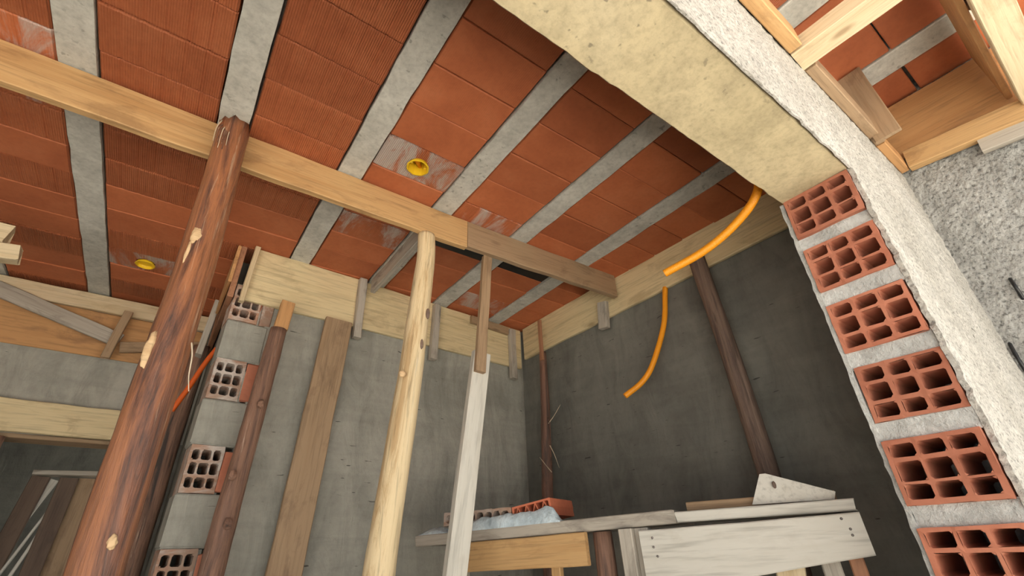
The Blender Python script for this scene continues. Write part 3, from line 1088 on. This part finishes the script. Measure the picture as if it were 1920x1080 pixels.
# timber crate-like frame standing in the far opening
fr = empty('timber_crate', V(-0.32, 3.45, FL))
tag(fr, 'brown timber crate with plywood panels standing inside the far opening', 'crate')
board('side_board', V(-0.62, 3.50, FL), V(-0.47, 3.50, 0.42), 0.075, 0.03, M['w_dark'], up=(1, 0, 0), parent=fr, seg=8)
board('middle_post', V(-0.375, 3.48, FL), V(-0.355, 3.48, 0.415), 0.075, 0.04, M['w_dark'], up=(1, 0, 0), parent=fr, seg=8)
board('top_rail', V(-0.50, 3.48, 0.432), V(-0.05, 3.48, 0.442), 0.022, 0.10, M['w_grey'], up=(0, 0, 1), parent=fr, seg=8)
board('panel', V(-0.20, 3.515, FL), V(-0.20, 3.515, 0.42), 0.30, 0.015, M['w_brown'], up=(1, 0, 0), parent=fr, seg=8)
board('slat', V(-0.60, 3.52, -0.20), V(-0.42, 3.52, 0.41), 0.045, 0.016, M['w_white'], up=(1, 0, 0), parent=fr, seg=6)
board('slat', V(-0.54, 3.49, -0.25), V(-0.385, 3.49, 0.27), 0.012, 0.016, M['w_white'], up=(1, 0, 0), parent=fr, seg=6)
board('slat', V(-0.49, 3.47, -0.30), V(-0.385, 3.47, 0.16), 0.016, 0.016, M['w_white'], up=(1, 0, 0), parent=fr, seg=6)
# boards on the passage side of the corridor wall
fb = board('formwork_board', V(0.070, 2.245, 1.195), V(0.070, 3.14, 1.195), 0.275, 0.024, M['w_red'], seg=16)
tag(fb, 'reddish brown formwork board on the passage side of the corridor wall', 'board')
fb = board('formwork_board', V(0.050, 2.235, 1.225), V(0.046, 2.62, 1.220), 0.20, 0.014, M['w_ply'], seg=8)
tag(fb, 'thin orange board lapped over the reddish formwork of the corridor wall', 'board')
cleat(V(0.024, 2.66, 0.90), V(0.036, 2.66, 1.20), 0.060, 0.030, M['w_grey'], 'grey cleat hanging below the reddish formwork of the corridor wall', (0, 1, 0))
dl = log('log_prop', [V(0.030, 2.95, FL), V(0.026, 2.95, -0.3), V(0.026, 2.95, 0.4), V(0.030, 2.95, 1.05)], 0.045, 0.04, M['b_dark'], rough=0.06, n=40)
tag(dl, 'dark shaded log prop standing against the corridor wall', 'log')
for k, (a, b_, w_) in enumerate(((V(-1.02, 2.16, 0.945), V(-0.60, 2.16, 0.995), 0.060), (V(-1.00, 2.17, 1.068), V(-0.655, 2.17, 1.062), 0.075))):
    o = board('board_offcut', a, b_, w_, 0.05, M['w_pale'], seg=6, ragged=0.006)
    tag(o, ('pale board end with a square tip jutting out under the passage ceiling', 'pale board end resting on the other one under the passage ceiling')[k], 'board')
sp = log('log_prop', [V(-0.86, 2.16, FL), V(-0.85, 2.16, -0.2), V(-0.84, 2.165, 0.922)], 0.05, 0.045, M['b_dark'], n=30)
tag(sp, 'dark log prop carrying the two pale board ends in the passage', 'log')

# ------------------------------------------------------------------ scaffold in the room
PA, PB = Vector((0.963, 2.0, 0.028)), Vector((1.513, 0.62, 0.066))
pd = (PB - PA).normalized()
pn = Vector((pd.y, -pd.x, 0)).normalized()
if pn.x > 0:
    pn = -pn                # pn points towards the camera side


def ps(s, off, dz):         # along the scaffold plank: s metres from its far end, off towards the camera, dz above its underside
    p = PA + pd * s + pn * off
    return Vector((p.x, p.y, p.z + dz + CZ))


Lp = (PB - PA).length
tp = 0.040
pk = board('scaffold_plank', ps(-0.02, -0.11, tp / 2), ps(1.062, -0.11, tp / 2), 0.22, tp, M['w_grey'], up=pn, seg=40, warp=0.004, ragged=0.006)
tag(pk, 'long grey scaffold plank carrying the bricks and mortar', 'plank')
pk2 = board('scaffold_plank', ps(1.066, -0.085, 0.017), ps(Lp + 0.055, -0.085, 0.006), 0.17, 0.030, M['w_white'], up=pn, seg=20, warp=0.004, ragged=0.004)
tag(pk2, 'shorter pale plank continuing the grey scaffold plank over the white crossbar', 'plank')
pk3 = board('scaffold_plank', ps(1.09, -0.115, 0.047), ps(Lp + 0.02, -0.115, 0.036), 0.11, 0.026, M['w_brown'], up=pn, seg=16, warp=0.003)
tag(pk3, 'narrow brown plank lying on the pale plank behind the triangular offcut', 'plank')
# triangular offcut
pts4 = [ps(1.288, -0.036, 0.032), ps(1.330, -0.036, 0.112), ps(1.346, -0.036, 0.112), ps(1.508, -0.036, 0.044), ps(1.500, -0.036, 0.025)]
vs_, fs = [], []
o0 = pts4[0]
for d in (0.0, -0.018):
    for p in pts4:
        vs_.append(p + pn * d - o0)
n = len(pts4)
fs = [tuple(range(n)), tuple(range(2 * n - 1, n - 1, -1))] + [(k, (k + 1) % n, n + (k + 1) % n, n + k) for k in range(n)]
oc = from_py('board_offcut', vs_, fs, M['w_white'], None, Matrix.Translation(o0))
tag(oc, 'triangular pale board offcut with a knot standing on the scaffold planks', 'offcut')
blob('knot', ps(1.362, -0.034, 0.078), (0.010, 0.004, 0.010), M['b_brown'], oc)


def trestle(name, label, s0, s1, h, mat, legmats, off, dz, grow=0.0):
    t = empty(name, ps((s0 + s1) / 2, off, 0) * 1.0)
    t.location.z = 0.0
    tag(t, label, 'trestle')
    cb_ = board('crossbar', ps(s0, off, dz - h / 2), ps(s1, off, dz - h / 2), h, 0.026, mat, parent=t, seg=14, warp=0.002)
    for v in cb_.data.vertices:
        if v.co.z < 0:
            v.co.z -= grow * (1 - v.co.x / (s1 - s0))
    return t


def leg(t, s, off, ds, mat, w=0.06, th=0.045, z1=-0.004, doff=0.0, lg_=False, r=0.035):
    a = ps(s + ds, off + doff, 0)
    a.z = 0.0
    b_ = ps(s, off, z1)
    if lg_:
        return log('leg', [a, (a + b_) / 2, b_], r, r * 0.92, mat, t, n=24, sides=12)
    return board('leg', a, b_, w, th, mat, up=pd, parent=t, seg=10)


t1 = trestle('scaffold_trestle', 'scaffold trestle with a wide white crossbar and weathered grey legs', 0.95, 1.545, 0.098, M['w_white'], None, 0.016, -0.013, 0.07)
leg(t1, 0.945, -0.022, 0.03, M['w_grey'], 0.05, 0.05, -0.004)
leg(t1, 0.905, 0.010, 0.03, M['w_grey'], 0.045, 0.05, -0.004)
leg(t1, 1.44, -0.022, 0.03, M['w_grey'], 0.045, 0.05, -0.022)
leg(t1, 1.36, -0.022, -0.22, M['w_pale'], 0.07, 0.04, -0.022)
leg(t1, 1.50, -0.022, 0.02, M['w_red'], 0.035, 0.05, -0.022)
for s, dz in ((0.99, -0.035), (0.99, -0.060), (0.998, -0.085), (1.50, -0.025), (1.512, -0.050), (1.512, -0.064)):
    blob('nail', ps(s, 0.0295, dz), (0.0035, 0.0035, 0.0035), M['steel'], t1, amp=0.0)
t2 = trestle('scaffold_trestle', 'scaffold trestle with a tan crossbar at the far end of the plank', 0.245, 0.755, 0.098, M['w_tan'], None, 0.0, -0.002)
leg(t2, 0.225, -0.02, 0.0, M['w_grey'], 0.03, 0.03)
leg(t2, 0.62, -0.03, 0.0, M['w_tan'], 0.035, 0.03)
leg(t2, 0.795, -0.045, 0.03, M['b_dark'], lg_=True, r=0.036)

# bricks and mortar on the plank
zig = hollow_brick_mesh(0.20, 0.165, 0.058, ((0.007, 0.158),), ((0.007, 0.051),), 0.003, 0.0)
bm = bmesh.new()
bm.from_mesh(zig)
for k in range(8):
    y0, y1 = 0.007 + 0.151 / 8 * k, 0.007 + 0.151 / 8 * (k + 1)
    z0, z1 = (0.005, 0.053) if k % 2 == 0 else (0.053, 0.005)
    vv = [bm.verts.new(p) for x_ in (0.001, 0.198) for p in ((x_, y0 - .002, z0), (x_, y0 + .002, z0), (x_, y1 + .002, z1), (x_, y1 - .002, z1))]
    for f in ((0, 1, 2, 3), (7, 6, 5, 4), (0, 4, 5, 1), (1, 5, 6, 2), (2, 6, 7, 3), (3, 7, 4, 0)):
        bm.faces.new([vv[q] for q in f])
for z0 in (0.024,):
    vv = [bm.verts.new(p) for p in ((0, -0.002, z0 + .006), (0.20, -0.002, z0 + .006), (0.20, -0.002, 0.056), (0, -0.002, 0.056), (0, 0, z0), (0.20, 0, z0), (0.20, 0, 0.058), (0, 0, 0.058))]
    for f in ((0, 1, 2, 3), (0, 4, 5, 1), (2, 6, 7, 3), (1, 5, 6, 2), (3, 7, 4, 0)):
        bm.faces.new([vv[q] for q in f])
bmesh.ops.recalc_face_normals(bm, faces=bm.faces)
bm.to_mesh(zig)
bm.free()
zig.materials.append(M['brick_bright'])


def brick_at(s, off, dz, ang, me, pitch=0.0):
    p = ps(s, off, dz)
    base = math.atan2(pd.y, pd.x)
    return Matrix.Translation(p) @ Matrix.Rotation(base + ang, 4, 'Z') @ Matrix.Rotation(pitch, 4, 'Y')


br = link('hollow_brick', zig, None, None, brick_at(0.612, -0.036, tp + 0.026, math.radians(92), zig) @ Matrix.Rotation(math.radians(-8), 4, 'X'))
tag(br, 'clean orange hollow brick tilted on the mortar at the scaffold plank', 'brick')
zig2 = hollow_brick_mesh(0.13, 0.335, 0.05, tuple((0.010 + 0.040 * k, 0.042 + 0.040 * k) for k in range(8)), ((0.010, 0.040),), 0.008, 0.0015)
zig2.materials.append(M['brick_smear'])
# holes face the camera side: local X along -pn, local Y along pd
mw = Matrix.Identity(4)
xa, ya = -pn, Vector((pd.x, pd.y, 0)).normalized()
za = xa.cross(ya)
if za.z < 0:
    za = -za
for i_ in range(3):
    mw[i_][0], mw[i_][1], mw[i_][2] = xa[i_], ya[i_], za[i_]
mw.translation = ps(0.10, -0.035, tp + 0.026)
br2 = link('hollow_brick', zig2, None, None, mw)
tag(br2, 'long hollow brick smeared with whitish mortar lying along the scaffold plank', 'brick')


def mound(name, s0, s1, off0, off1, hmax, mat, dz, nu=40, nv=16, skew=0.0, prof=None):
    vs_, fs = [], []
    o0 = ps(s0, off0, dz)
    for i in range(nu + 1):
        for j in range(nv + 1):
            a, b_ = i / nu, j / nv
            s = s0 + (s1 - s0) * a
            f = off0 + (off1 - off0) * b_
            hh = prof(a) if prof else math.sin(math.pi * a) ** 0.6
            h_ = hmax * hh * (math.sin(math.pi * b_) ** 0.5)
            p = ps(s, f, dz)
            nz = noise.noise(p * 28) * 0.007 + noise.noise(p * 70) * 0.0035
            edge = min(1.0, 6 * min(a, 1 - a, b_, 1 - b_))
            p.z += max(0, h_ + nz * edge * (0.3 + hh))
            vs_.append(p - o0)
    for i in range(nu):
        for j in range(nv):
            a = i * (nv + 1) + j
            fs.append((a, a + 1, a + nv + 2, a + nv + 1))
    vs2 = [Vector((v.x, v.y, 0)) for v in vs_]
    # close underneath
    rim = [i * (nv + 1) for i in range(nu + 1)] + [nu * (nv + 1) + j for j in range(1, nv + 1)] + [i * (nv + 1) + nv for i in range(nu - 1, -1, -1)] + list(range(nv - 1, 0, -1))
    b0 = len(vs_)
    for r in rim:
        q = vs_[r].copy()
        q.z -= 0.004
        vs_.append(q)
    for k in range(len(rim)):
        k2 = (k + 1) % len(rim)
        fs.append((rim[k], rim[k2], b0 + k2, b0 + k))
    return from_py(name, vs_, fs, mat, None, Matrix.Translation(o0), smooth=True)


mo = mound('mortar_heap', 0.20, 0.66, -0.045, 0.0, 0.050, M['wet_mortar'], tp + 0.001, prof=lambda a: 0.62 + 0.25 * math.sin(a * 3.1) + (0.35 * math.exp(-((a - 0.86) / 0.09) ** 2)) - 0.62 * max(0, (0.06 - a) / 0.06) - 0.9 * max(0, (a - 0.93) / 0.07))
tag(mo, 'pale bluish heap of mortar along the edge of the scaffold plank', 'mortar')
mo = mound('mortar_heap', -0.015, 0.13, -0.12, -0.005, 0.026, M['wet_mortar'], tp + 0.001)
tag(mo, 'small smear of mortar at the tapered far end of the scaffold plank', 'mortar')

# ------------------------------------------------------------------ porch formwork
fb = board('ledger_plank', V(-1.15, 0.193, 1.452), V(1.350, 0.190, 1.452), 0.10, 0.042, M['w_tan'], seg=16)
tag(fb, 'long tan ledger plank on the outer face of the beam ending at the porch crossbar', 'plank')
fb = board('ledger_plank', V(1.465, 0.196, 1.448), V(2.06, 0.196, 1.440), 0.095, 0.036, M['w_brown'], seg=16)
tag(fb, 'brown ledger plank on the beam between the porch crossbar and the side wall', 'plank')
fb = board('ledger_plank', V(2.065, 0.198, 1.43), V(2.34, 0.198, 1.425), 0.075, 0.032, M['w_ply'], seg=8)
tag(fb, 'short orange ledger piece on the beam meeting the side wall rail', 'plank')
cb = board('porch_crossbar', V(1.408, 0.212, 1.432), V(1.425, -0.42, 1.432), 0.095, 0.062, M['w_pale'], up=(1, 0, 0), seg=14, warp=0.003)
tag(cb, 'pale crossbar running out from the beam under the porch ceiling', 'plank')
up_ = board('upright_board', V(2.0, 0.158, 1.365), V(2.0, 0.166, HP - 0.004), 0.088, 0.018, M['w_brown'], up=(0, 1, 0), seg=6)
tag(up_, 'brown upright board between the ledger and the porch ceiling', 'board')
rl = board('wall_rail', V(2.330, 0.175, 1.425), V(2.330, -0.45, 1.360), 0.088, 0.045, M['w_tan'], seg=16, warp=0.004)
tag(rl, 'tan split rail fixed along the top of the grey porch side wall', 'plank')
rl = board('wall_rail', V(2.338, -0.035, 1.335), V(2.338, -0.45, 1.290), 0.062, 0.03, M['w_grey'], seg=10, warp=0.004)
tag(rl, 'weathered rail offcut below the tan split rail on the porch side wall', 'plank')
ply = board('plywood_sheet', V(2.352, 0.205, 1.60), V(2.352, -0.45, 1.585), 0.290, 0.014, M['w_ply'], seg=8)
tag(ply, 'orange plywood sheet on the porch side wall above the split rail', 'plywood')
tb = board('formwork_board', V(1.48, -0.182, 1.605), V(2.335, -0.182, 1.605), 0.27, 0.02, M['w_ply'], seg=10)
tag(tb, 'plywood board closing the outer end of the porch ceiling bay', 'board')
eb = board('edge_plank', V(1.478, -0.235, 1.418), V(2.30, -0.235, 1.418), 0.085, 0.05, M['w_pale'], up=(0, 1, 0), seg=14)
tag(eb, 'pale plank under the outer edge of the porch ceiling', 'plank')
dbp = board('diagonal_brace', V(1.72, -0.215, 1.470), V(1.97, -0.215, HP - 0.035), 0.075, 0.020, M['w_dark'], seg=8)
tag(dbp, 'dark diagonal brace against the end board of the porch ceiling', 'board')

# thin black bars drawn as the shadows of gaps in the side wall's roughcast
for k, (a, b_, c_) in enumerate(((V(XP + 0.004, 0.108, 0.806), V(XP - 0.020, 0.106, 0.762), V(XP + 0.002, 0.107, 0.718)),
                                 (V(XP + 0.004, 0.203, 0.585), V(XP - 0.016, 0.203, 0.520), V(XP + 0.002, 0.203, 0.455)))):
    o = tube('shadow_bar', [a, b_, c_], 0.006, M['black'], ridges=False, hollow=False, sides=6, n=12)
    tag(o, ('upper short black bar drawn as a gap shadow in the grey porch side wall', 'lower longer black bar drawn as a gap shadow in the grey porch side wall')[k], 'shadow')
